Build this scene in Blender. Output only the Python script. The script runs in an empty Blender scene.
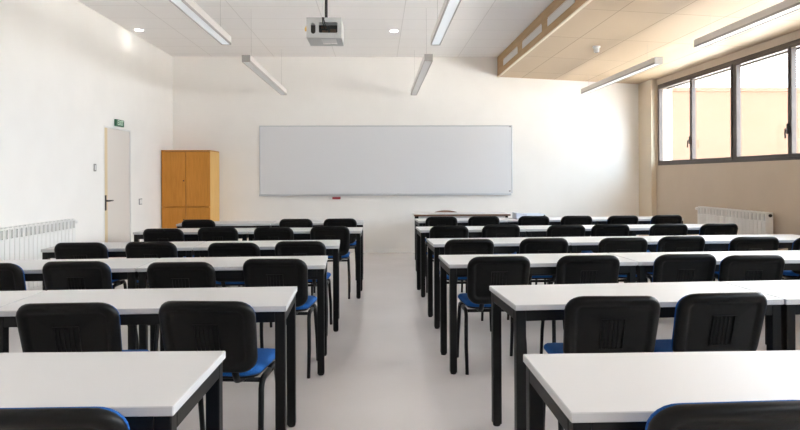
import bpy, bmesh, math, random
from mathutils import Vector, Matrix
random.seed(7)
S = bpy.context.scene
C = S.collection
PI = math.pi

# ------------------------------------------------------------------ materials
def mat(name, col, rough=0.5, metal=0.0, spec=0.5, build=None):
    m = bpy.data.materials.new(name); m.use_nodes = True
    b = m.node_tree.nodes['Principled BSDF']
    b.inputs['Base Color'].default_value = (*col, 1)
    b.inputs['Roughness'].default_value = rough
    b.inputs['Metallic'].default_value = metal
    b.inputs['Specular IOR Level'].default_value = spec
    if build: build(m.node_tree, b)
    return m

def noise_col(c1, c2, scale=8.0, detail=4, coords='Object', stretch=(1, 1, 1), bump=0.0, lo=0.35, hi=0.65):
    def f(nt, b):
        tc = nt.nodes.new('ShaderNodeTexCoord'); mp = nt.nodes.new('ShaderNodeMapping')
        mp.inputs['Scale'].default_value = stretch
        nt.links.new(tc.outputs[coords], mp.inputs[0])
        n = nt.nodes.new('ShaderNodeTexNoise'); n.inputs['Scale'].default_value = scale; n.inputs['Detail'].default_value = detail
        nt.links.new(mp.outputs[0], n.inputs['Vector'])
        r = nt.nodes.new('ShaderNodeValToRGB')
        r.color_ramp.elements[0].position = lo; r.color_ramp.elements[1].position = hi
        r.color_ramp.elements[0].color = (*c1, 1); r.color_ramp.elements[1].color = (*c2, 1)
        nt.links.new(n.outputs['Fac'], r.inputs[0]); nt.links.new(r.outputs[0], b.inputs['Base Color'])
        if bump:
            bp = nt.nodes.new('ShaderNodeBump'); bp.inputs['Strength'].default_value = bump; bp.inputs['Distance'].default_value = 0.002
            nt.links.new(n.outputs['Fac'], bp.inputs['Height']); nt.links.new(bp.outputs[0], b.inputs['Normal'])
    return f

def panel_lines(base, line, w, h, mortar=0.004, off=(0, 0), rot=0, var=0.0, offset=0.0):
    """panel joints laid out in metres on a horizontal surface (world coordinates)"""
    def f(nt, b):
        tc = nt.nodes.new('ShaderNodeTexCoord'); mp = nt.nodes.new('ShaderNodeMapping')
        mp.inputs['Location'].default_value = (off[0], off[1], 0)
        mp.inputs['Rotation'].default_value = (0, 0, rot)
        nt.links.new(tc.outputs['Object'], mp.inputs[0])
        t = nt.nodes.new('ShaderNodeTexBrick'); t.offset = offset; t.offset_frequency = 2; t.squash = 1
        t.inputs['Scale'].default_value = 1.0; t.inputs['Brick Width'].default_value = w; t.inputs['Row Height'].default_value = h
        t.inputs['Mortar Size'].default_value = mortar; t.inputs['Mortar Smooth'].default_value = 0.2
        c2 = tuple(x * (1 - var) for x in base)
        t.inputs['Color1'].default_value = (*base, 1); t.inputs['Color2'].default_value = (*c2, 1); t.inputs['Mortar'].default_value = (*line, 1)
        nt.links.new(mp.outputs[0], t.inputs['Vector']); nt.links.new(t.outputs['Color'], b.inputs['Base Color'])
    return f

M = {}
M['wall'] = mat('white_paint', (.87, .845, .81), .75, spec=.3, build=noise_col((.86, .835, .80), (.88, .855, .82), 2.5, 3, bump=.05))
M['wall_shade_tan'] = mat('shade_tan_paint', (.57, .48, .385), .75, spec=.3, build=noise_col((.56, .47, .375), (.58, .49, .395), 2.5, 3, bump=.05))  # tan look of the backlit window wall in shade, put into its colour
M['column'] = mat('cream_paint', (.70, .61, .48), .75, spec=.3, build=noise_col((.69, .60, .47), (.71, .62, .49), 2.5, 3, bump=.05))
M['ceiling'] = mat('ceiling_tiles', (.92, .90, .885), .8, spec=.2, build=panel_lines((.92, .90, .885), (.76, .74, .72), .60, 1.07, .006, off=(0, .73), rot=PI / 2, var=.015))
M['soffit'] = mat('soffit_panels', (.70, .57, .40), .55, spec=.3, build=panel_lines((.54, .415, .285), (.30, .22, .14), 1.29, .57, .006, off=(0.09, 0.31), rot=PI / 2, var=.08))
M['soffit_face'] = mat('shaded_soffit_wood', (.46, .29, .13), .5, build=noise_col((.43, .27, .115), (.50, .32, .15), 3, 6, stretch=(8, 1, 8)))  # wood brown, darkened for the shade and warm bounce on this face
M['floor'] = mat('polished_floor', (.73, .69, .68), .22, spec=.5, build=noise_col((.70, .66, .65), (.76, .72, .71), 1.3, 8, lo=.3, hi=.7))
M['laminate'] = mat('white_laminate', (.62, .612, .615), .38)
M['lam_edge'] = mat('laminate_edge', (.52, .52, .53), .45)
M['black_metal'] = mat('black_steel', (.004, .0037, .0036), .42, spec=.22)
M['plastic'] = mat('black_plastic', (.004, .0036, .0033), .42, spec=.2, build=noise_col((.0035, .0032, .003), (.0048, .0044, .004), 220, 2, bump=.12))
M['fabric'] = mat('blue_fabric', (.012, .09, .31), .9, spec=.2, build=noise_col((.008, .065, .24), (.017, .115, .38), 260, 2, bump=.4))
M['alu'] = mat('aluminium', (.55, .56, .58), .35, .8)
M['wb'] = mat('whiteboard_enamel', (.72, .72, .735), .2, spec=.5)
M['wood'] = mat('orange_beech', (.55, .215, .018), .45, build=noise_col((.51, .195, .014), (.59, .24, .024), 5, 6, stretch=(9, 9, .7)))
M['wood_side'] = mat('light_beech', (.78, .47, .14), .45, build=noise_col((.74, .43, .12), (.82, .51, .16), 5, 6, stretch=(9, 9, .7)))
M['wood_dark'] = mat('brown_wood', (.16, .08, .045), .5, build=noise_col((.13, .065, .035), (.20, .10, .06), 6, 6, stretch=(1, 9, 9)))
M['radiator'] = mat('radiator_enamel', (.80, .79, .77), .35)
M['radiator_core'] = mat('radiator_core_enamel', (.60, .595, .58), .6)
M['frame'] = mat('window_aluminium', (.075, .056, .048), .4, .2)
M['door'] = mat('door_laminate', (.72, .67, .62), .45)
M['door_reflection'] = mat('door_edge_reflection', (.72, .58, .36), .5)  # yellow reflection along the door leaf's edge, painted as a strip
M['white_plastic'] = mat('white_plastic', (.78, .77, .75), .4)
M['grey_plastic'] = mat('grey_plastic', (.30, .29, .28), .5)
M['bronze'] = mat('dark_bronze', (.045, .035, .03), .4, .6)
M['green'] = mat('sign_green', (.03, .13, .06), .5)
M['sign_pale'] = mat('sign_pale_green', (.62, .78, .62), .5)
M['lamp_body'] = mat('lamp_metal', (.74, .71, .68), .4, .1)
M['lamp_cap'] = mat('lamp_end_grey', (.40, .38, .36), .5)
M['diffuser'] = mat('lamp_acrylic', (.86, .87, .88), .25)
M['cage'] = mat('grey_cage_steel', (.50, .51, .51), .4, .3)
M['dark'] = mat('dark_plastic', (.02, .018, .017), .5)
M['port'] = mat('brown_port_plate', (.10, .06, .035), .5)
M['brass'] = mat('brass', (.75, .50, .16), .35, .7)
M['red'] = mat('dark_red_felt', (.30, .03, .035), .8)
M['tray_blue'] = mat('pale_blue_plastic', (.72, .78, .85), .35)
M['tray_grey'] = mat('blue_grey_plastic', (.55, .57, .65), .5)
M['render_orange'] = mat('orange_render', (.150, .081, .050), .85, build=noise_col((.146, .079, .048), (.154, .083, .052), 1.2, 5))
M['paving'] = mat('outside_paving', (.50, .49, .48), .85, build=noise_col((.47, .46, .45), (.53, .52, .51), .8, 6))

def emit(name, col, st):
    m = bpy.data.materials.new(name); m.use_nodes = True
    nt = m.node_tree; nt.nodes.clear()
    o = nt.nodes.new('ShaderNodeOutputMaterial'); e = nt.nodes.new('ShaderNodeEmission')
    e.inputs[0].default_value = (*col, 1); e.inputs[1].default_value = st
    nt.links.new(e.outputs[0], o.inputs[0]); return m
M['diffuser_lit'] = mat('lit_lamp_acrylic', (.86, .87, .88), .25)
M['diffuser_lit'].node_tree.nodes['Principled BSDF'].inputs['Emission Color'].default_value = (.80, .92, 1, 1)
M['diffuser_lit'].node_tree.nodes['Principled BSDF'].inputs['Emission Strength'].default_value = .16
M['spot'] = emit('lit_downlight', (1, .96, .9), 8)

def glass():
    m = bpy.data.materials.new('window_glass'); m.use_nodes = True
    nt = m.node_tree; nt.nodes.clear()
    o = nt.nodes.new('ShaderNodeOutputMaterial'); mx = nt.nodes.new('ShaderNodeMixShader')
    t = nt.nodes.new('ShaderNodeBsdfTransparent'); t.inputs[0].default_value = (.96, .97, .97, 1)
    g = nt.nodes.new('ShaderNodeBsdfGlossy'); g.inputs['Roughness'].default_value = .02
    f = nt.nodes.new('ShaderNodeLayerWeight'); f.inputs['Blend'].default_value = .5
    p5 = nt.nodes.new('ShaderNodeMath'); p5.operation = 'POWER'; p5.inputs[1].default_value = 5
    nt.links.new(f.outputs['Facing'], p5.inputs[0])
    ma = nt.nodes.new('ShaderNodeMath'); ma.operation = 'MULTIPLY_ADD'; ma.inputs[1].default_value = .5; ma.inputs[2].default_value = .03
    nt.links.new(p5.outputs[0], ma.inputs[0]); nt.links.new(ma.outputs[0], mx.inputs[0]); nt.links.new(t.outputs[0], mx.inputs[1]); nt.links.new(g.outputs[0], mx.inputs[2])
    nt.links.new(mx.outputs[0], o.inputs[0]); return m
M['glass'] = glass()

# ------------------------------------------------------------------ mesh helpers
def new_bm(): return bmesh.new()

def box(bm, lo, hi, bevel=0.0, mi=0, M4=None, seg=2):
    b = bmesh.new()
    bmesh.ops.create_cube(b, size=1)
    c = [(lo[i] + hi[i]) / 2 for i in range(3)]; s = [abs(hi[i] - lo[i]) for i in range(3)]
    for v in b.verts: v.co = Vector((c[i] + v.co[i] * s[i] for i in range(3)))
    if bevel > 0:
        bmesh.ops.bevel(b, geom=b.edges[:], offset=min(bevel, min(s) * .49), segments=seg, profile=.5, affect='EDGES')
    if M4: bmesh.ops.transform(b, matrix=M4, verts=b.verts)
    merge(bm, b, mi)

def merge(bm, b, mi=0):
    vm = {v: bm.verts.new(v.co) for v in b.verts}
    for f in b.faces:
        try:
            nf = bm.faces.new([vm[v] for v in f.verts]); nf.material_index = mi; nf.smooth = f.smooth
        except ValueError: pass
    b.free()

def tube(bm, pts, r, n=10, mi=0, flat=1.0, cap=True):
    """round (or flattened) tube along a polyline"""
    pts = [Vector(p) for p in pts]; rings = []
    up0 = None
    for i, p in enumerate(pts):
        if i == 0: t = pts[1] - p
        elif i == len(pts) - 1: t = p - pts[i - 1]
        else: t = (pts[i + 1] - p).normalized() + (p - pts[i - 1]).normalized()
        t.normalize()
        if up0 is None:
            up0 = Vector((1, 0, 0)) if abs(t.x) < .9 else Vector((0, 0, 1))
        a = (up0 - t * up0.dot(t)).normalized(); b2 = t.cross(a)
        rr = r[i] if isinstance(r, (list, tuple)) else r
        rings.append([bm.verts.new(p + a * math.cos(2 * PI * k / n) * rr * flat + b2 * math.sin(2 * PI * k / n) * rr) for k in range(n)])
    for i in range(len(rings) - 1):
        for k in range(n):
            f = bm.faces.new((rings[i][k], rings[i][(k + 1) % n], rings[i + 1][(k + 1) % n], rings[i + 1][k])); f.smooth = True; f.material_index = mi
    if cap:
        bm.faces.new(list(reversed(rings[0]))).material_index = mi; bm.faces.new(rings[-1]).material_index = mi

def cyl(bm, c, r, h, axis='z', n=24, mi=0):
    d = {'x': Vector((1, 0, 0)), 'y': Vector((0, 1, 0)), 'z': Vector((0, 0, 1))}[axis] * (h / 2)
    c = Vector(c); tube(bm, [c - d, c + d], r, n, mi)

def obj(name, bm, mats, parent=None, smooth_angle=None):
    bmesh.ops.recalc_face_normals(bm, faces=bm.faces)
    me = bpy.data.meshes.new(name); bm.to_mesh(me); bm.free()
    for m in (mats if isinstance(mats, (list, tuple)) else [mats]): me.materials.append(m)
    o = bpy.data.objects.new(name, me); C.objects.link(o)
    if parent: o.parent = parent
    return o

def bobj(name, m, parent, *boxes, bevel=0.0):
    bm = new_bm()
    for lo, hi in boxes: box(bm, lo, hi, bevel)
    return obj(name, bm, m, parent)

def tag(o, label, cat, group=None):
    o['label'] = label; o['category'] = cat
    if group: o['group'] = group
    return o

def thing(name, label, cat, loc=(0, 0, 0), rz=0, group=None):
    o = bpy.data.objects.new(name, None); C.objects.link(o); o.empty_display_size = .1
    o.location = loc; o.rotation_euler = (0, 0, rz)
    return tag(o, label, cat, group)

def struct(o):
    o['kind'] = 'structure'; return o

def dup(o, parent=None, loc=None, rz=None):
    c = o.copy(); C.objects.link(c)
    if parent: c.parent = parent
    if loc is not None: c.location = loc
    if rz is not None: c.rotation_euler = (0, 0, rz)
    for ch in o.children: dup(ch, c)
    return c

def smooth(o):
    for p in o.data.polygons: p.use_smooth = True
    return o

# ------------------------------------------------------------------ the room
XL, XR, YB, YF, ZC = -3.55, 4.72, 11.04, -6.2, 3.43
XS, ZS0, ZS1 = 2.11, 3.086, 2.955          # dropped bulkhead: its face, height at the face, height at the windows
WY0, WY1, WZ0, WZ1 = -5.485, 10.475, 1.502, 2.86
struct(bobj('floor', M['floor'], None, ((XL - .2, YF - .2, -.2), (XR + .25, YB + .2, 0))))
struct(bobj('ceiling', M['ceiling'], None, ((XL - .2, YF - .2, ZC), (XR + .25, YB + .2, ZC + .2))))
struct(bobj('wall_left', M['wall'], None, ((XL - .2, YF - .2, 0), (XL, 8.29, ZC)), ((XL - .2, 9.17, 0), (XL, YB + .2, ZC)), ((XL - .2, 8.29, 2.01), (XL, 9.17, ZC))))
struct(bobj('wall_back', M['wall'], None, ((XL, YB, 0), (XR + .25, YB + .2, ZC))))
struct(bobj('wall_front', M['wall'], None, ((XL, YF - .2, 0), (XR + .25, YF, ZC))))
struct(bobj('wall_right', M['wall_shade_tan'], None, ((XR, YF, 0), (XR + .25, YB, WZ0)), ((XR, YF, WZ1), (XR + .25, YB, ZC)),
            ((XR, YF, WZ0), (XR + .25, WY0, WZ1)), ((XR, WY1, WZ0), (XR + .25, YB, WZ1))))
struct(bobj('wall_column', M['column'], None, ((XR - .09, 10.52, 0), (XR, YB, 2.97))))
# dropped bulkhead beside the windows: sloping underside and wooden face, its shade in the colour
bm = new_bm()
def quad(bm, a, b, c, d, mi=0):
    f = bm.faces.new([bm.verts.new(p) for p in (a, b, c, d)]); f.material_index = mi
A = [(XS, YF, ZS0), (XR, YF, ZS1), (XR, YB, ZS1), (XS, YB, ZS0)]
T = [(x, y, ZC) for x, y, z in A]
vb = [bm.verts.new(p) for p in A]; vt = [bm.verts.new(p) for p in T]
bm.faces.new(vb).material_index = 0; bm.faces.new(vt).material_index = 0
for i in range(4):
    f = bm.faces.new((vb[i], vb[(i + 1) % 4], vt[(i + 1) % 4], vt[i])); f.material_index = 1 if i == 3 else 0
struct(obj('ceiling_bulkhead', bm, [M['soffit'], M['soffit_face']]))
struct(bobj('trim_1', mat('pale_edge_trim', (.80, .72, .58), .5), None, ((XS - .004, YF, ZS0 - .012), (XS + .03, YB, ZS0 + .004))))
struct(bobj('baseboard_back', M['wall'], None, ((-2.58, YB - .012, 0), (XR - .09, YB, .06))))
struct(bobj('baseboard_left', M['wall'], None, ((XL, YF, 0), (XL + .012, 8.28, .06)), ((XL, 9.18, 0), (XL + .012, 10.40, .06))))
struct(bobj('baseboard_right', M['wall_shade_tan'], None, ((XR - .012, YF, 0), (XR, 10.52, .06))))

# windows: seven units of two sashes
for k in range(7):
    y1 = WY1 - 2.28 * k; y0 = y1 - 2.28
    w = bpy.data.objects.new('window_%d' % (k + 1), None); C.objects.link(w); w.location = (XR, y1, WZ0); struct(w)
    X0, X1 = 0.005, .075
    H = WZ1 - WZ0
    e = .035
    bobj('window_frame', M['frame'], w, ((X0, -2.28, 0), (X1, 0, .045)), ((X0, -2.28, H - .05), (X1, 0, H)),
         ((X0, -e, .045), (X1, 0, H - .05)), ((X0, -2.28, .045), (X1, -2.28 + e, H - .05)))
    for s in range(2):
        a = -e - s * 1.105; b = a - 1.105
        st = bobj('sash', M['frame'], w, ((X0 - .012, b + .002, .04), (X1 - .02, a - .002, .075)), ((X0 - .012, b + .002, H - .08), (X1 - .02, a - .002, H - .045)),
                  ((X0 - .012, a - .035, .075), (X1 - .02, a - .002, H - .08)), ((X0 - .012, b + .002, .075), (X1 - .02, b + .035, H - .08)), bevel=.004)
        bobj('pane', M['glass'], st, ((.03, b + .034, .074), (.036, a - .034, H - .079)))
        if s == 0:
            bm = new_bm(); yy = b + .018
            box(bm, (-.025, yy - .016, .30), (-.006, yy + .016, .42), .004); box(bm, (-.05, yy - .012, .34), (-.02, yy + .012, .365), .004)
            tube(bm, [(-.045, yy, .355), (-.048, yy, .30), (-.045, yy, .25)], .010, 8)
            obj('window_handle', bm, M['bronze'], st)
    bobj('shutter_slat', M['white_plastic'], w, ((.16, -2.27, H - .052), (.175, -.01, H)))
    bobj('shutter_rail', M['frame'], w, ((.152, -2.27, H - .072), (.182, -.01, H - .050)))

# outside
struct(bobj('ground', M['paving'], None, ((XR + .25, -40, -.5), (70, 70, -.3))))
b = thing('outside_building', 'low orange rendered building seen through the windows', 'building', (6.0, 20, -.3))
bobj('wall', M['render_orange'], b, ((0, 0, 0), (34, 9, 4.35)))
bobj('parapet', M['render_orange'], b, ((-.0, -.08, 4.35), (34, 9, 4.47)))

# door
d = bpy.data.objects.new('door_1', None); C.objects.link(d); d.location = (XL, 8.29, 0); struct(d)
bobj('door_frame', M['white_plastic'], d, ((-.12, 0, 0), (.006, .014, 2.01)), ((-.12, .866, 0), (.006, .88, 2.01)), ((-.12, .014, 1.992), (.006, .866, 2.01)))
bm = new_bm(); box(bm, (-.045, .018, .008), (-.005, .862, 1.988), .003); box(bm, (-.006, .020, .008), (-.001, .115, 1.986), .001, 1)
leaf = obj('door_leaf', bm, [M['door'], M['door_reflection']], d)
bm = new_bm(); box(bm, (-.002, .022, .905), (.010, .062, 1.105), .004); tube(bm, [(.008, .042, 1.03), (.05, .042, 1.03)], .011, 10); tube(bm, [(.048, .032, 1.03), (.05, .10, 1.03), (.048, .165, 1.03)], .010, 10)
obj('door_handle', bm, M['bronze'], leaf)

# exit sign
s = thing('exit_sign', 'green EXIT sign on the wall above the door', 'sign', (XL, 8.76, 2.078))
bobj('sign_panel', M['green'], s, ((0, -.138, -.046), (.022, .138, .046)), bevel=.003)
fc = bpy.data.curves.new('exit_text', 'FONT'); fc.body = 'EXIT'; fc.size = .094; fc.align_x = 'CENTER'; fc.align_y = 'CENTER'; fc.extrude = .0015; fc.offset = .0022
to = bpy.data.objects.new('exit_text', fc); C.objects.link(to)
bpy.context.view_layer.update()
me = bpy.data.meshes.new_from_object(to.evaluated_get(bpy.context.evaluated_depsgraph_get()))
bpy.data.objects.remove(to)
me.transform(Matrix.Translation((.0235, .011, 0)) @ Matrix(((0, 0, 1, 0), (1, 0, 0, 0), (0, 1, 0, 0), (0, 0, 0, 1))))
lt = bpy.data.objects.new('lettering', me); C.objects.link(lt); lt.parent = s; me.materials.clear(); me.materials.append(M['sign_pale'])

# switches
t = thing('light_switch', 'small square wall switch with dark outline between door and cupboard', 'switch', (XL, 9.54, .974))
bobj('switch_plate', M['grey_plastic'], t, ((0, -.06, -.045), (.008, .06, .045)), bevel=.002)
bobj('rocker', M['white_plastic'], t, ((.006, -.045, -.033), (.013, .052, .033)), bevel=.002)
t = thing('wall_switch', 'small dark upright switch on the wall before the door', 'switch', (XL, 8.027, 1.459))
bobj('switch_plate', M['grey_plastic'], t, ((0, -.03, -.047), (.01, .03, .047)), bevel=.003)
bobj('rocker', M['white_plastic'], t, ((.009, -.018, -.03), (.014, .005, .03)), bevel=.002)

# ------------------------------------------------------------------ radiators
def radiator(label, x, y0, n, ztop, side):
    """side = +1: front faces +X (left wall); -1: front faces -X"""
    r = thing('radiator', label, 'radiator', (x, y0, 0), 0, 'white sectional radiators')
    P = .08; z0 = ztop - .68
    def bx(bm, a, c, bev=0, mi=0):
        lo = [a[0] * side, a[1], a[2]]; hi = [c[0] * side, c[1], c[2]]
        if side < 0: lo[0], hi[0] = hi[0], lo[0]
        box(bm, lo, hi, bev, mi)
    bm = new_bm()
    for i in range(n):
        y = i * P
        bx(bm, (.118, y + .003, z0 + .05), (.132, y + P - .003, ztop - .105), .004)
        bx(bm, (.112, y + .004, ztop - .022), (.130, y + P - .004, ztop - .006), .004)
        bx(bm, (.114, y + .004, ztop - .108), (.130, y + .020, ztop - .008), .003)
        bx(bm, (.114, y + P - .020, ztop - .108), (.130, y + P - .004, ztop - .008), .003)
        bx(bm, (.045, y + .004, ztop - .012), (.118, y + .016, ztop), .002)
        bx(bm, (.045, y + P - .016, ztop - .012), (.118, y + P - .004, ztop), .002)
        bx(bm, (.040, y + .003, z0 + .02), (.050, y + P - .003, ztop - .02), .002)
    obj('fin_panel', bm, M['radiator'], r)
    bm = new_bm()
    bx(bm, (.05, .012, z0 + .05), (.112, n * P - .012, ztop - .02), .004)
    obj('core', bm, M['radiator_core'], r)
    bm = new_bm()
    bx(bm, (.04, -.004, z0 + .02), (.122, .002, ztop - .004), .002)
    obj('side_cover', bm, M['radiator'], r)
    bm = new_bm()
    bx(bm, (.04, n * P - .002, z0 + .02), (.122, n * P + .004, ztop - .004), .002)
    obj('side_cover', bm, M['radiator'], r)
    bm = new_bm()
    tube(bm, [(.08 * side, n * P, ztop - .04), (.08 * side, n * P + .05, ztop - .04)], .016, 10, 0)
    tube(bm, [(.08 * side, n * P + .05, ztop - .04), (.08 * side, n * P + .12, ztop - .04)], .022, 12, 1)
    tube(bm, [(.08 * side, n * P + .03, ztop - .04), (.02 * side, n * P + .03, ztop - .04), (-.002 * side, n * P + .03, ztop - .04)], .009, 8, 0)
    obj('valve', bm, [M['grey_plastic'], M['white_plastic']], r)
    for yy in (P * 2, n * P - P * 2):
        bm = new_bm(); bx(bm, (0, yy - .015, z0 + .1), (.045, yy + .015, ztop - .07)); obj('wall_mount', bm, M['grey_plastic'], r)
    bm = new_bm()
    for yy in (-.01,):
        cyl(bm, (.08 * side, -.006, ztop - .04), .02, .02, 'y', 12)
    obj('plug', bm, M['dark'], r)
    return r
radiator('white sectional radiator on the wall under the windows', XR, 7.31, 20, .89, -1)
radiator('white sectional radiator on the white wall before the door', XL, 5.25, 25, .87, 1)

# ------------------------------------------------------------------ whiteboard and its eraser
w = thing('whiteboard', 'wide white board with thin aluminium frame on the end wall', 'whiteboard', (.155, YB, 1.002))
hw, hh = 2.212, 1.225
bobj('board_surface', M['wb'], w, ((-hw + .015, -.022, .03), (hw - .015, -.004, hh - .015)))
bobj('board_frame', M['alu'], w, ((-hw, -.028, hh - .02), (hw, 0, hh)), ((-hw, -.028, .03), (-hw + .018, 0, hh - .02)), ((hw - .018, -.028, .03), (hw, 0, hh - .02)), bevel=.003)
bobj('pen_tray', M['alu'], w, ((-hw, -.06, 0), (hw - .03, 0, .012)), ((-hw, -.028, .012), (hw - .03, 0, .035)), ((-hw, -.064, 0), (hw - .03, -.058, .028)), bevel=.002)
bm = new_bm()
for x, z in ((hw - .04, hh - .02), (hw - .05, .07)): box(bm, (x - .015, -.034, z - .012), (x + .015, -.026, z + .012), .003)
obj('corner_clip', bm, M['grey_plastic'], w)
e = thing('board_eraser', 'red and white board eraser hanging under the whiteboard tray', 'eraser', (-.755, YB, .970))
bobj('mount_plate', M['white_plastic'], e, ((-.105, -.045, -.028), (.105, 0, .030)), bevel=.004)
bobj('felt_pad', M['red'], e, ((-.04, -.072, -.026), (.103, -.043, .012)), bevel=.004)
mk = thing('marker_pen', 'small dark marker lying on the whiteboard tray', 'marker', (.30, YB - .045, 1.0145 + .009))
bm = new_bm(); tube(bm, [(-.06, 0, 0), (.03, 0, 0)], .008, 10); obj('barrel', bm, M['grey_plastic'], mk)
bm = new_bm(); tube(bm, [(.03, 0, 0), (.07, 0, 0)], .0085, 10); obj('cap', bm, M['dark'], mk)

# ------------------------------------------------------------------ cupboard
c = thing('cupboard', 'orange beech four-door cupboard in the corner beside the whiteboard', 'cupboard', (-3.535, 10.42, 0))
W, D, Hc = .787, .60, 1.78
bm = new_bm()
box(bm, (0, .02, .06), (.018, D, Hc - .02)); box(bm, (W - .018, .02, .06), (W, D, Hc - .02), 0, 1); box(bm, (.018, D - .01, .06), (W - .018, D, Hc - .02))
box(bm, (.018, .02, .06), (W - .018, D - .01, .08)); box(bm, (.018, .026, .84), (W - .018, D - .01, .86))
obj('carcass', bm, [M['wood'], M['wood_side']], c)
bobj('top_panel', M['wood'], c, ((0, -.002, Hc - .02), (W, D, Hc)), bevel=.002)
bobj('plinth', M['wood_dark'], c, ((.01, .03, 0), (W - .01, D, .06)))
for (x0, x1, z0, z1, hx) in ((.002, W / 2 - .004, .066, .840, 1), (W / 2 + .004, W - .002, .066, .840, -1), (.002, W / 2 - .004, .858, Hc - .028, 1), (W / 2 + .004, W - .002, .858, Hc - .028, -1)):
    dr = bobj('door', M['wood'], c, ((x0, 0, z0), (x1, .019, z1)), bevel=.002)
    kx = x1 - .03 if hx > 0 else x0 + .03
    kz = z0 + .42 if z0 > .5 else z1 - .2
    bm = new_bm()
    if hx > 0:
        cyl(bm, (kx, -.003, kz), .011, .008, 'y', 14); obj('lock', bm, M['bronze'], dr)

# ------------------------------------------------------------------ pendant lights
def luminaire(label, x, y0, y1, z, ztop, lit=False):
    L = thing('hanging_light', label, 'pendant light', (x, y0, z), 0, 'long linear pendant lights')
    n = y1 - y0
    bobj('housing', M['lamp_body'], L, ((-.05, .004, .022), (-.042, n - .004, .085)), ((.042, .004, .022), (.05, n - .004, .085)), ((-.042, .004, .078), (.042, n - .004, .085)))
    bobj('diffuser', M['diffuser_lit' if lit else 'diffuser'], L, ((-.041, .004, .006), (.041, n - .004, .026)), bevel=.003)
    bobj('edge_trim', M['lamp_cap'], L, ((-.05, .004, 0), (-.042, n - .004, .022)), ((.042, .004, 0), (.05, n - .004, .022)))
    for yy in (0, n - .004): bobj('end_cap', M['lamp_cap'], L, ((-.05, yy, 0), (.05, yy + .004, .085)))
    for yy in (.32, n - .25):
        bm = new_bm(); tube(bm, [(0, yy, .084), (0, yy, ztop - z + .001)], .0010, 6); cyl(bm, (0, yy, .089), .006, .010, 'z', 8)
        obj('suspension_wire', bm, M['grey_plastic'], L)
luminaire('white linear light hanging nearest the door wall, the one closer to the camera', -1.575, 3.6, 6.634, 2.71, ZC, True)
luminaire('white linear light hanging near the cupboard, its end close to the whiteboard wall', -1.575, 7.607, 10.646, 2.71, ZC)
luminaire('white linear light hanging right of the projector, the one closer to the camera', .61, 3.58, 6.615, 2.71, ZC, True)
luminaire('white linear light hanging in front of the whiteboard, right of the projector', .61, 7.513, 10.676, 2.71, ZC)
zs = lambda x: ZS0 + (ZS1 - ZS0) * (x - XS) / (XR - XS)
luminaire('white linear light hanging under the beige bulkhead, end near whiteboard wall', 3.47, 7.66, 10.5, 2.71, zs(3.47), True)
luminaire('white linear light hanging under the beige bulkhead, the one closer to the camera', 3.47, 3.6, 6.694, 2.71, zs(3.47), True)

for (x, y, lb) in ((-3.38, 9.06, 'lit white downlight in the ceiling corner above the door'), (.24, 9.06, 'lit white downlight in the ceiling in front of the whiteboard')):
    dl = thing('ceiling_downlight', lb, 'downlight', (x, y, ZC))
    bm = new_bm()
    tube(bm, [(0, 0, 0), (0, 0, -.006)], .075, 28); obj('trim_ring', bm, M['white_plastic'], dl)
    bm = new_bm(); tube(bm, [(0, 0, -.005), (0, 0, -.010)], .055, 24); obj('lens', bm, M['spot'], dl)
x, y = 2.90, 8.25
sd = thing('ceiling_sensor', 'small white cylindrical sensor fixed under the beige bulkhead', 'sensor', (x, y, zs(x)))
bm = new_bm(); tube(bm, [(0, 0, .003), (0, 0, -.02)], .05, 24); obj('base', bm, M['white_plastic'], sd)
bm = new_bm(); tube(bm, [(0, 0, -.019), (0, 0, -.07), (0, 0, -.08)], [.036, .036, .030], 24); obj('body', bm, M['white_plastic'], sd)
bm = new_bm(); tube(bm, [(0, 0, -.079), (0, 0, -.083)], .022, 20); obj('lens', bm, M['grey_plastic'], sd)

# vents in the bulkhead face
for (y0, y1, lb) in ((9.42, 10.48, 'white slotted vent in the brown bulkhead face, nearest the whiteboard wall'),
                     (8.02, 9.09, 'white slotted vent in the brown bulkhead face, middle one of three'),
                     (6.66, 7.73, 'white slotted vent in the brown bulkhead face, farthest from the whiteboard wall')):
    v = thing('air_vent', lb, 'vent', (XS, y0, 3.185), 0, 'vents in the bulkhead face')
    n = y1 - y0; h = .088
    bobj('vent_frame', M['white_plastic'], v, ((-.008, 0, 0), (0, n, .008)), ((-.008, 0, h - .008), (0, n, h)), ((-.008, 0, .008), (0, .012, h - .008)), ((-.008, n - .012, .008), (0, n, h - .008)))
    bobj('vent_backing', M['white_plastic'], v, ((-.003, .010, .006), (-.0005, n - .010, h - .006)))
    bm = new_bm()
    for k in range(7):
        z = .016 + k * .0137
        box(bm, (-.007, .011, z), (-.0025, n - .011, z + .006))
    obj('slats', bm, M['white_plastic'], v)

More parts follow.
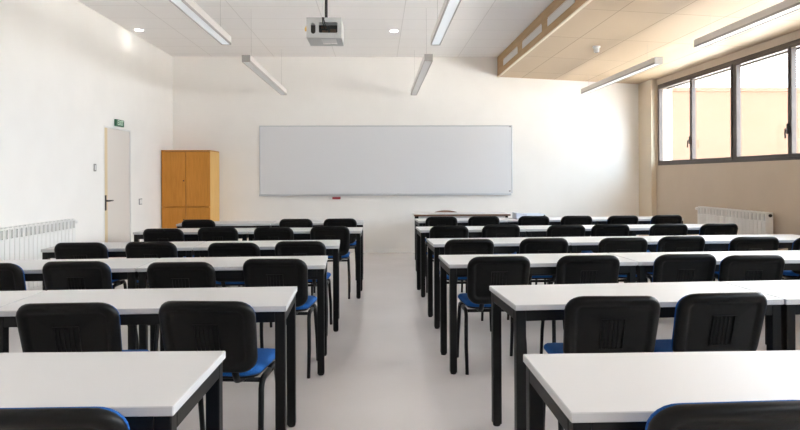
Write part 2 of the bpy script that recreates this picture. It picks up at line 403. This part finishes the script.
# ------------------------------------------------------------------ projector in its cage
p = thing('ceiling_projector', 'grey caged projector hanging from the ceiling on a black pole', 'projector', (-.46, 5.45, 2.528))
w2, dp, hp = .15, .34, .175
bm = new_bm()   # rear plate with an oval and a wide opening
t0, t1 = -.002, .002
def plate(x0, x1, z0, z1): box(bm, (x0, t0, z0), (x1, t1, z1))
plate(-w2, -.113, 0, hp); plate(-.113, -.073, 0, .035); plate(-.113, -.073, .128, hp); plate(-.073, -.045, 0, hp)
plate(-.045, .115, 0, .044); plate(-.045, .115, .135, hp); plate(.115, w2, 0, hp)
for (xa, xb, za, zb, r) in ((-.113, -.073, .035, .128, .02), (-.045, .115, .044, .135, .012)):   # rounded corners
    for sx, sz in ((1, 1), (-1, 1), (1, -1), (-1, -1)):
        cx = xb if sx > 0 else xa; cz = zb if sz > 0 else za
        ox, oz = cx - sx * r, cz - sz * r
        prof = [(cx, cz)] + [(ox + sx * r * math.cos(a), oz + sz * r * math.sin(a)) for a in [k * PI / 2 / 5 for k in range(6)]]
        f0 = [bm.verts.new((a, t0, b_)) for a, b_ in prof]; f1 = [bm.verts.new((a, t1, b_)) for a, b_ in prof]
        bm.faces.new(f0); bm.faces.new(list(reversed(f1)))
        for i in range(len(prof)): bm.faces.new((f0[i], f0[(i + 1) % len(prof)], f1[(i + 1) % len(prof)], f1[i]))
# side plates, top, bottom with a window
box(bm, (-w2, t1, 0), (-w2 + .003, dp, hp)); box(bm, (w2 - .003, t1, 0), (w2, dp, hp)); box(bm, (-w2, t1, hp - .003), (w2, dp, hp))
box(bm, (-w2, t1, 0), (-.03, dp, .003)); box(bm, (.10, t1, 0), (w2, dp, .003)); box(bm, (-.03, t1, 0), (.10, .05, .003)); box(bm, (-.03, dp - .06, 0), (.10, dp, .003))
obj('cage', bm, M['cage'], p)
bobj('projector_body', M['white_plastic'], p, ((-.125, .05, .02), (.125, .31, .125)), bevel=.01)
bm = new_bm(); box(bm, (-.12, .045, .03), (.12, .051, .12)); obj('port_panel', bm, M['dark'], p)
bobj('sockets', M['port'], p, ((-.02, .036, .05), (.03, .046, .075)), ((.05, .036, .055), (.10, .046, .085)), ((-.03, .036, .09), (.02, .046, .11)), bevel=.002)
bm = new_bm()
tube(bm, [(0, .03, .18), (-.012, -.01, .172), (-.01, -.012, .13), (.0, .02, .09), (.02, .03, .065)], .005, 8)
tube(bm, [(.01, .035, .18), (-.004, -.012, .165), (.01, .0, .11), (.045, .03, .07)], .005, 8)
obj('cables', bm, M['dark'], p)
bm = new_bm(); cyl(bm, (.005, .17, (hp + ZC - 2.528) / 2), .013, ZC - 2.528 - hp + .006, 'z', 16); cyl(bm, (.005, .17, ZC - 2.528 - .012), .06, .024, 'z', 24); cyl(bm, (.005, .17, hp + .012), .03, .024, 'z', 20)
obj('ceiling_mount_pole', bm, M['dark'], p)
bm = new_bm(); tube(bm, [(-.012, .15, hp), (-.018, .15, .5), (-.012, .15, ZC - 2.528 - .01)], .007, 8); obj('mains_cable', bm, M['white_plastic'], p)
bm = new_bm(); box(bm, (-.168, .02, .065), (-.150, .05, .095), .004); tube(bm, [(-.158, .027, .094), (-.158, .03, .108), (-.158, .042, .108), (-.158, .045, .094)], .0025, 6)
obj('padlock', bm, M['brass'], p)

# ------------------------------------------------------------------ desks
TD, TH_, TT = .52, .74, .026     # depth, height, top thickness
table_data = {}
def make_table_parts(L):
    if L in table_data: return table_data[L]
    h = L / 2; dd = TD / 2; i = .008; q = .046
    res = []
    bm = new_bm(); box(bm, (-h, -dd, TH_ - TT), (h, dd, TH_), .0025, 1, None, 1)
    for f in bm.faces:
        f.material_index = 0 if f.normal.z > .9 or f.calc_center_median().z > TH_ - .0005 else 1
    bm.normal_update()
    for f in bm.faces: f.material_index = 0 if f.normal.z > .9 else 1
    res.append(('tabletop', bm, [M['laminate'], M['lam_edge']]))
    z1 = TH_ - TT; z0 = z1 - .05; x = h - i; y = dd - i
    bm = new_bm()
    box(bm, (-x + q, -y, z0), (x - q, -y + .03, z1), .002); box(bm, (-x + q, y - .03, z0), (x - q, y, z1), .002)
    box(bm, (-x, -y + q, z0), (-x + .03, y - q, z1), .002); box(bm, (x - .03, -y + q, z0), (x, y - q, z1), .002)
    res.append(('apron', bm, M['black_metal']))
    for sx in (-1, 1):
        for sy in (-1, 1):
            bm = new_bm(); cx, cy = sx * (x - q / 2), sy * (y - q / 2)
            box(bm, (cx - q / 2, cy - q / 2, .012), (cx + q / 2, cy + q / 2, z1), .004)
            tube(bm, [(cx, cy, 0), (cx, cy, .006), (cx, cy, .014)], [.018, .021, .021], 14)
            res.append(('leg', bm, M['black_metal']))
    o = thing('desk', 'x', 'desk')
    for n, bm, m in res: obj(n, bm, m, o)
    table_data[L] = [o, False]
    return table_data[L]
def place_table(L, x, y, rz, label):
    rec = make_table_parts(L)
    if not rec[1]:
        rec[1] = True; o = rec[0]; o.location = (x, y, 0); o.rotation_euler = (0, 0, rz)
    else: o = dup(rec[0], None, (x, y, 0), rz)
    return tag(o, label, 'desk', 'white desks in rows')

ORD = ['first', 'second', 'third', 'fourth', 'fifth', 'sixth']
# window-side block: far aisle corner (x, y), turn, table length, tables;   rows counted from the whiteboard
RW = {'a': (.515, 8.86, 2.5, 1.215, 3), 'b': (.442, 7.42, 2.2, 1.185, 3), 'c': (.458, 5.985, 2.5, 1.22, 3), 'd': (.452, 4.715, 2.2, 1.30, 3), 'e': (.595, 3.37, 3.0, 1.30, 3), 'f': (.476, 2.065, 0.0, 1.30, 2)}
LW = {'a': (-.197, 8.62, 1.0, 1.18, 2), 'b': (-.178, 7.385, -1.0, 1.23, 2), 'c': (-.358, 5.93, 2.5, 1.225, 2), 'd': (-.378, 4.735, 2.5, 1.22, 2), 'e': (-.436, 3.41, 1.8, 1.30, 2), 'f': (-.518, 2.155, -1.0, 1.20, 2)}
near = {}
for side, RR in (('R', RW), ('L', LW)):
    for ri, k in enumerate('abcdef'):
        x, y, rot, L, n = RR[k]; a = math.radians(rot); sg = 1 if side == 'R' else -1
        blk = 'window side' if side == 'R' else 'door side'
        ux, uy = math.cos(a), math.sin(a)
        near[side + k] = (x, y, a)
        for j in range(n):
            s0 = sg * (L / 2 + j * (L + .006))
            cx = x + ux * s0 - (-uy) * TD / 2; cy = y + uy * s0 - ux * TD / 2
            # centre = far corner + along the row - half a depth across it
            jig = 0 if j == 0 else random.uniform(-.006, .006)
            pos = 'aisle end of' if j == 0 else ('wall end of' if j == n - 1 else 'middle of')
            place_table(L, cx, cy + jig, a, 'white-topped desk with black legs, %s %s row from whiteboard, %s' % (pos, ORD[ri], blk))

# ------------------------------------------------------------------ chairs
def rrect(hw, hh, r, n=6):
    pts = []
    for cx, cy, a0 in ((hw - r, hh - r, 0), (-hw + r, hh - r, PI / 2), (-hw + r, -hh + r, PI), (hw - r, -hh + r, 1.5 * PI)):
        for k in range(n + 1):
            a = a0 + PI / 2 * k / n; pts.append((cx + r * math.cos(a), cy + r * math.sin(a)))
    return pts
BW, BH, BR = .208, .168, .075        # half width, half height, corner radius of the back
BZ = .640                            # height of its middle
def bmap(u, v, d):
    """point on the back: u across, v up, d towards the sitter"""
    wv = u * (1 + .06 * (v / BH) * .5)              # a little wider at the top
    y = -.248 - .27 * v + .60 * u * u - .25 * v * v + d
    return Vector((wv, y, BZ + v * .985 - d * .0))
def rings_to_mesh(bm, rings, close_center=None, mi=0):
    R = [[bm.verts.new(p) for p in r] for r in rings]; n = len(R[0])
    for i in range(len(R) - 1):
        for k in range(n):
            f = bm.faces.new((R[i][k], R[i][(k + 1) % n], R[i + 1][(k + 1) % n], R[i + 1][k])); f.smooth = True; f.material_index = mi
    return R
def surf(bm, spec, fill_first=True, fill_last=True):
    rings = []
    for ins, d in spec:
        pts = rrect(BW - ins, BH - ins, max(.012, BR - ins))
        rings.append([bmap(u, v, d) for u, v in pts])
    def fan(R, ins, d):
        # inner shrinking rings so that the panel follows the curve of the back
        return [[bmap(u * s, v * s, d) for u, v in rrect(BW - ins, BH - ins, max(.012, BR - ins))] for s in (.66, .33, .04)]
    pre = list(reversed(fan(None, *spec[0]))); post = fan(None, *spec[-1])
    R = rings_to_mesh(bm, pre + rings + post)
    for r in (R[0], R[-1]):
        f = bm.faces.new(r); f.smooth = True

ch = thing('classroom_chair', 'x', 'chair')
bm = new_bm()
surf(bm, [(.060, -.0125), (.050, -.013), (.044, -.022), (.030, -.026), (.014, -.024), (.004, -.014), (0, -.002), (.004, .004), (.02, .004)])
shell = obj('back_shell', bm, M['plastic'], ch)
bm = new_bm()
surf(bm, [(.02, .002), (.010, .002), (.005, .006), (.004, .013), (.008, .024), (.02, .032), (.05, .036)])
obj('back_cushion', bm, M['fabric'], ch)
bm = new_bm()
def bbox(u0, u1, v0, v1, d0, d1):
    vs = [bm.verts.new(bmap(u, v, d)) for d in (d0, d1) for u, v in ((u0, v0), (u1, v0), (u1, v1), (u0, v1))]
    for f in ((0, 1, 2, 3), (7, 6, 5, 4), (0, 4, 5, 1), (1, 5, 6, 2), (2, 6, 7, 3), (3, 7, 4, 0)): bm.faces.new([vs[i] for i in f])
va, vbt = -.085, .062
bbox(-.054, .054, vbt - .006, vbt, -.0185, -.012); bbox(-.054, .054, va, va + .006, -.0185, -.012)
bbox(-.054, -.046, va, vbt, -.0185, -.012); bbox(.046, .054, va, vbt, -.0185, -.012)
for k in range(4): bbox(-.034 + k * .0195 - .0035, -.034 + k * .0195 + .0055, va + .006, vbt - .006, -.0155, -.012)
obj('vent_panel', bm, M['plastic'], shell)
# seat
bm = new_bm()
def smap(x, y, z):
    yy = y
    return Vector((x * (1 - .05 * (-(y) / .2) * .5), yy + .015, z + .010 * (abs(x) / .22) ** 2 - .35 * max(0, y - .10) ** 2 * 4 + .012 * max(0, (-y - .1) / .1)))
def srings(bm, spec):
    R = []
    def ring(ins, z, s=1): return [smap(x * s, y * s, z) for x, y in rrect(.205 - ins, .212 - ins, max(.02, .075 - ins), 6)]
    seq = [(spec[0][0], spec[0][1], s) for s in (.05, .5)] + [(a, b, 1) for a, b in spec] + [(spec[-1][0], spec[-1][1], s) for s in (.8, .5, .05)]
    R = rings_to_mesh(bm, [ring(*q) for q in seq])
    for r in (R[0], R[-1]): bm.faces.new(r).smooth = True
srings(bm, [(.012, .438), (.002, .444), (-.001, .455), (.003, .467), (.016, .476), (.05, .481)])
obj('seat_cushion', bm, M['fabric'], ch)
bm = new_bm()
srings(bm, [(.03, .424), (.016, .427), (.010, .434), (.012, .440)])
obj('seat_pan', bm, M['plastic'], ch)
for sx in (-1, 1):
    x0, x1 = .201, .194
    top = .415
    for nm, ys in (('rear', -1), ('front', 1)):
        bm = new_bm()
        fy = -.175 if ys < 0 else .235
        ty = -.105 if ys < 0 else .165
        my = .03
        pts = [(sx * x0, fy, 0.0), (sx * x0, fy + (ty - fy) * .45, .19), (sx * x1, ty - ys * -.004, .375)]
        for k in range(1, 5):
            a = PI / 2 * k / 4; pts.append((sx * x1, ty - ys * .04 * (1 - math.cos(a)), .375 + .04 * math.sin(a)))
        pts.append((sx * x1, my, top))
        tube(bm, pts, [.015] + [.0165] * (len(pts) - 1), 12, 0, .78)
        obj('leg', bm, M['black_metal'], ch)
    bm = new_bm()
    tube(bm, [(sx * .105, .02, .420), (sx * .105, -.12, .420), (sx * .105, -.172, .432), (sx * .105, -.198, .470), (sx * .105, -.211, .520)], .013, 10, 0, 1.3)
    obj('back_support', bm, M['black_metal'], ch)
for yy in (-.085, .14):
    bm = new_bm(); tube(bm, [(-.194, yy, .408), (.194, yy, .408)], .011, 10); obj('cross_bar', bm, M['black_metal'], ch)

LC = {'a': [(-0.49, 8.15), (-1.04, 8.12), (-2.25, 8.15)], 'b': [(-0.526, 6.619), (-1.095, 6.534), (-1.707, 6.585), (-2.221, 6.45)], 'c': [(-0.62, 5.078), (-1.159, 5.0), (-1.858, 5.15), (-2.434, 5.1)], 'd': [(-0.653, 4.019), (-1.234, 3.868), (-1.915, 3.98), (-2.425, 3.898)], 'e': [(-0.707, 2.636), (-1.325, 2.627)], 'f': [(-0.744, 1.42)]}
RC = {'a': [(0.838, 8.177), (1.396, 8.124), (2.064, 8.1), (2.633, 8.08), (3.238, 8.05), (3.862, 8.12)], 'b': [(0.757, 6.55), (1.339, 6.7), (2.023, 6.57), (2.538, 6.634), (3.164, 6.6), (3.74, 6.62)], 'c': [(0.759, 5.14), (1.415, 5.175), (2.091, 5.168), (2.672, 5.257), (3.232, 5.16), (3.755, 5.12)], 'd': [(0.787, 4.026), (1.401, 4.038), (2.062, 4.049), (2.482, 3.967)], 'e': [(1.039, 2.65), (1.533, 2.693), (2.46, 2.66)], 'f': [(0.828, 1.385)]}
ROT = {'Le0': -5, 'Le1': 2, 'Re0': -2, 'Re1': 3, 'Rd0': 2, 'Rd3': -2, 'Ld0': -3, 'Rf0': 2, 'Lf0': 0, 'Rb0': 0}
first = True
for side, CC in (('L', LC), ('R', RC)):
    blk = 'window side' if side == 'R' else 'door side'
    for ri, k in enumerate('abcdef'):
        fx, fy, fa = near[side + k]
        for j, (x, y) in enumerate(CC[k]):
            rz = math.radians(ROT.get('%s%s%d' % (side, k, j), random.uniform(-2, 2)))
            yn = fy + (x - fx) * math.tan(fa) - TD          # near edge of the desk in front of it
            L, n = (RW if side == 'R' else LW)[k][3:5]; sg = 1 if side == 'R' else -1
            for q in range(n + 1):                          # keep chair frames clear of the desk legs
                for lc in (q * (L + .006) - .034, q * (L + .006) + .031):
                    if (q == 0 and lc < 0) or (q == n and lc > q * (L + .006)): continue
                    lx = fx + sg * lc; m = .205 + .024 + .017
                    if abs(x - lx) < m: x = lx + (m if x > lx else -m)
            y0 = min(y * 1.018 + .300, yn + .180 - abs(rz - fa) * .21)
            o = ch if first else dup(ch)
            first = False
            o.location = (x, y0, 0); o.rotation_euler = (0, 0, rz)
            tag(o, 'black chair with blue seat, %s from aisle, %s row from whiteboard, %s' % (ORD[j], ORD[ri], blk), 'chair', 'black and blue classroom chairs')

# ------------------------------------------------------------------ teacher's desk, chair and the blue tray
t = thing('teacher_desk', 'white desk with brown front edge standing below the whiteboard', 'desk', (.545, 9.56, 0), math.radians(-1))
bm = new_bm(); box(bm, (0, 0, .728), (1.47, .55, .755), .002); box(bm, (0, -.012, .727), (1.47, 0, .754), .002, 1)
obj('tabletop', bm, [M['laminate'], M['wood_dark']], t)
bobj('modesty_panel', M['laminate'], t, ((.06, .06, .40), (1.41, .078, .728)))
for x in (.03, 1.40):
    for yv in (.03, .48): bobj('leg', M['black_metal'], t, ((x, yv, 0), (x + .04, yv + .04, .728)), bevel=.003)
k = thing('teacher_chair', 'low brown-backed chair behind the desk below the whiteboard', 'chair', (1.14, 10.42, 0), PI)
bm = new_bm(); box(bm, (-.2, -.2, .42), (.2, .2, .445), .012); obj('seat', bm, M['wood_dark'], k)
bm = new_bm()
nn = 14; ringF, ringB = [], []
top = [(-.19 + .38 * q / nn) for q in range(nn + 1)]
for q in top:
    zt = .758 - .028 * (abs(q) / .19) ** 2.2; yy = -.215 + .05 * (q / .19) ** 2
    ringF.append([bm.verts.new((q, yy + .009, .58)), bm.verts.new((q, yy - .03 + .009, zt))]); ringB.append([bm.verts.new((q, yy - .009, .58)), bm.verts.new((q, yy - .03 - .009, zt))])
for q in range(nn):
    F, G = ringF, ringB
    bm.faces.new((F[q][0], F[q + 1][0], F[q + 1][1], F[q][1])); bm.faces.new((G[q][0], G[q][1], G[q + 1][1], G[q + 1][0]))
    bm.faces.new((F[q][1], F[q + 1][1], G[q + 1][1], G[q][1])); bm.faces.new((F[q][0], G[q][0], G[q + 1][0], F[q + 1][0]))
bm.faces.new((ringF[0][0], ringF[0][1], ringB[0][1], ringB[0][0])); bm.faces.new((ringF[-1][0], ringB[-1][0], ringB[-1][1], ringF[-1][1]))
obj('backrest', bm, M['wood_dark'], k)
for sx in (-1, 1):
    bm = new_bm(); tube(bm, [(sx * .17, .17, 0), (sx * .165, .16, .43)], .012, 10); obj('leg', bm, M['black_metal'], k)
    bm = new_bm(); tube(bm, [(sx * .17, -.19, 0), (sx * .165, -.18, .43), (sx * .165, -.185, .62)], .012, 10); obj('leg', bm, M['black_metal'], k)
b = thing('plastic_tray', 'pale blue plastic tray on the front desk, behind the third chair from aisle', 'tray', (2.06, 8.72, TH_ + .0005), math.radians(2.5))
bobj('tray_box', M['tray_blue'], b, ((-.02, -.13, 0), (.235, .13, .006)), ((-.02, -.13, .006), (.235, -.125, .065)), ((-.02, .125, .006), (.235, .13, .065)), ((.23, -.125, .006), (.235, .125, .065)), ((-.02, -.125, .006), (-.015, .125, .065)), bevel=.002)
bm = new_bm()
vs = [bm.verts.new(q) for q in ((-.165, -.12, 0), (-.021, -.12, 0), (-.021, .12, 0), (-.165, .12, 0), (-.165, -.11, .085), (-.021, -.11, .062), (-.021, .11, .062), (-.165, .11, .085))]
for f in ((3, 2, 1, 0), (4, 5, 6, 7), (0, 1, 5, 4), (1, 2, 6, 5), (2, 3, 7, 6), (3, 0, 4, 7)): bm.faces.new([vs[i] for i in f])
obj('end_compartment', bm, M['tray_grey'], b)
bm = new_bm(); cyl(bm, (.222, -.128, .045), .012, .014, 'y', 12); obj('latch', bm, M['dark'], b)

# ------------------------------------------------------------------ light
w = bpy.data.worlds.new('World'); S.world = w; w.use_nodes = True
nt = w.node_tree; nt.nodes.clear()
out = nt.nodes.new('ShaderNodeOutputWorld'); bg = nt.nodes.new('ShaderNodeBackground')
tc = nt.nodes.new('ShaderNodeTexCoord')
sund = Vector((1, .25, .30)).normalized()
dot = nt.nodes.new('ShaderNodeVectorMath'); dot.operation = 'DOT_PRODUCT'; dot.inputs[1].default_value = sund
nt.links.new(tc.outputs['Generated'], dot.inputs[0])
mx = nt.nodes.new('ShaderNodeMath'); mx.operation = 'MAXIMUM'; mx.inputs[1].default_value = 0
nt.links.new(dot.outputs['Value'], mx.inputs[0])
pw = nt.nodes.new('ShaderNodeMath'); pw.operation = 'POWER'; pw.inputs[1].default_value = 5
nt.links.new(mx.outputs[0], pw.inputs[0])
ml = nt.nodes.new('ShaderNodeMath'); ml.operation = 'MULTIPLY_ADD'; ml.inputs[1].default_value = 9.0; ml.inputs[2].default_value = 2.2
nt.links.new(pw.outputs[0], ml.inputs[0])
bg.inputs[0].default_value = (.88, .94, 1.0, 1)
nt.links.new(ml.outputs[0], bg.inputs[1])
blue = Vector((1, -2.4, .85)).normalized()      # clear blue patch of sky along the facade
d2 = nt.nodes.new('ShaderNodeVectorMath'); d2.operation = 'DOT_PRODUCT'; d2.inputs[1].default_value = blue
nt.links.new(tc.outputs['Generated'], d2.inputs[0])
m2 = nt.nodes.new('ShaderNodeMath'); m2.operation = 'MAXIMUM'; m2.inputs[1].default_value = 0; nt.links.new(d2.outputs['Value'], m2.inputs[0])
p2 = nt.nodes.new('ShaderNodeMath'); p2.operation = 'POWER'; p2.inputs[1].default_value = 24; nt.links.new(m2.outputs[0], p2.inputs[0])
g2 = nt.nodes.new('ShaderNodeMath'); g2.operation = 'MULTIPLY'; g2.inputs[1].default_value = 9.0; nt.links.new(p2.outputs[0], g2.inputs[0])
bg2 = nt.nodes.new('ShaderNodeBackground'); bg2.inputs[0].default_value = (.62, .82, 1, 1); nt.links.new(g2.outputs[0], bg2.inputs[1])
ad = nt.nodes.new('ShaderNodeAddShader'); nt.links.new(bg.outputs[0], ad.inputs[0]); nt.links.new(bg2.outputs[0], ad.inputs[1]); nt.links.new(ad.outputs[0], out.inputs[0])
l = bpy.data.lights.new('sun', 'SUN'); l.energy = 45; l.angle = math.radians(1.5); l.color = (1, .97, .92)
o = bpy.data.objects.new('sun', l); C.objects.link(o); o.rotation_euler = Vector((.55, -.4, -.9)).to_track_quat('-Z', 'Y').to_euler()
for k in range(7):
    l = bpy.data.lights.new('window_portal', 'AREA'); l.shape = 'RECTANGLE'; l.size = WZ1 - WZ0; l.size_y = 2.28
    l.cycles.is_portal = True
    o = bpy.data.objects.new('window_portal', l); C.objects.link(o)
    o.location = (XR + .24, WY1 - 2.28 * k - 1.14, (WZ0 + WZ1) / 2); o.rotation_euler = (0, PI / 2, 0)

# ------------------------------------------------------------------ camera
cam = bpy.data.cameras.new('camera'); cam.sensor_width = 36; cam.lens = 630 / 800 * 36; cam.shift_y = -38 / 800; cam.clip_start = .05
co = bpy.data.objects.new('camera', cam); C.objects.link(co)
co.matrix_world = Matrix.Translation((0, 0, 1.326)) @ Matrix.Rotation(math.radians(-2), 4, 'Z') @ Matrix.Rotation(PI / 2, 4, 'X') @ Matrix.Rotation(-.004, 4, 'Z')
S.camera = co
S.cycles.max_bounces = 10; S.cycles.diffuse_bounces = 7; S.cycles.transparent_max_bounces = 12
S.cycles.sample_clamp_indirect = 8
S.view_settings.view_transform = 'Standard'; S.view_settings.look = 'None'; S.view_settings.gamma = 1; S.view_settings.use_curve_mapping = False
S.view_settings.exposure = 1.25
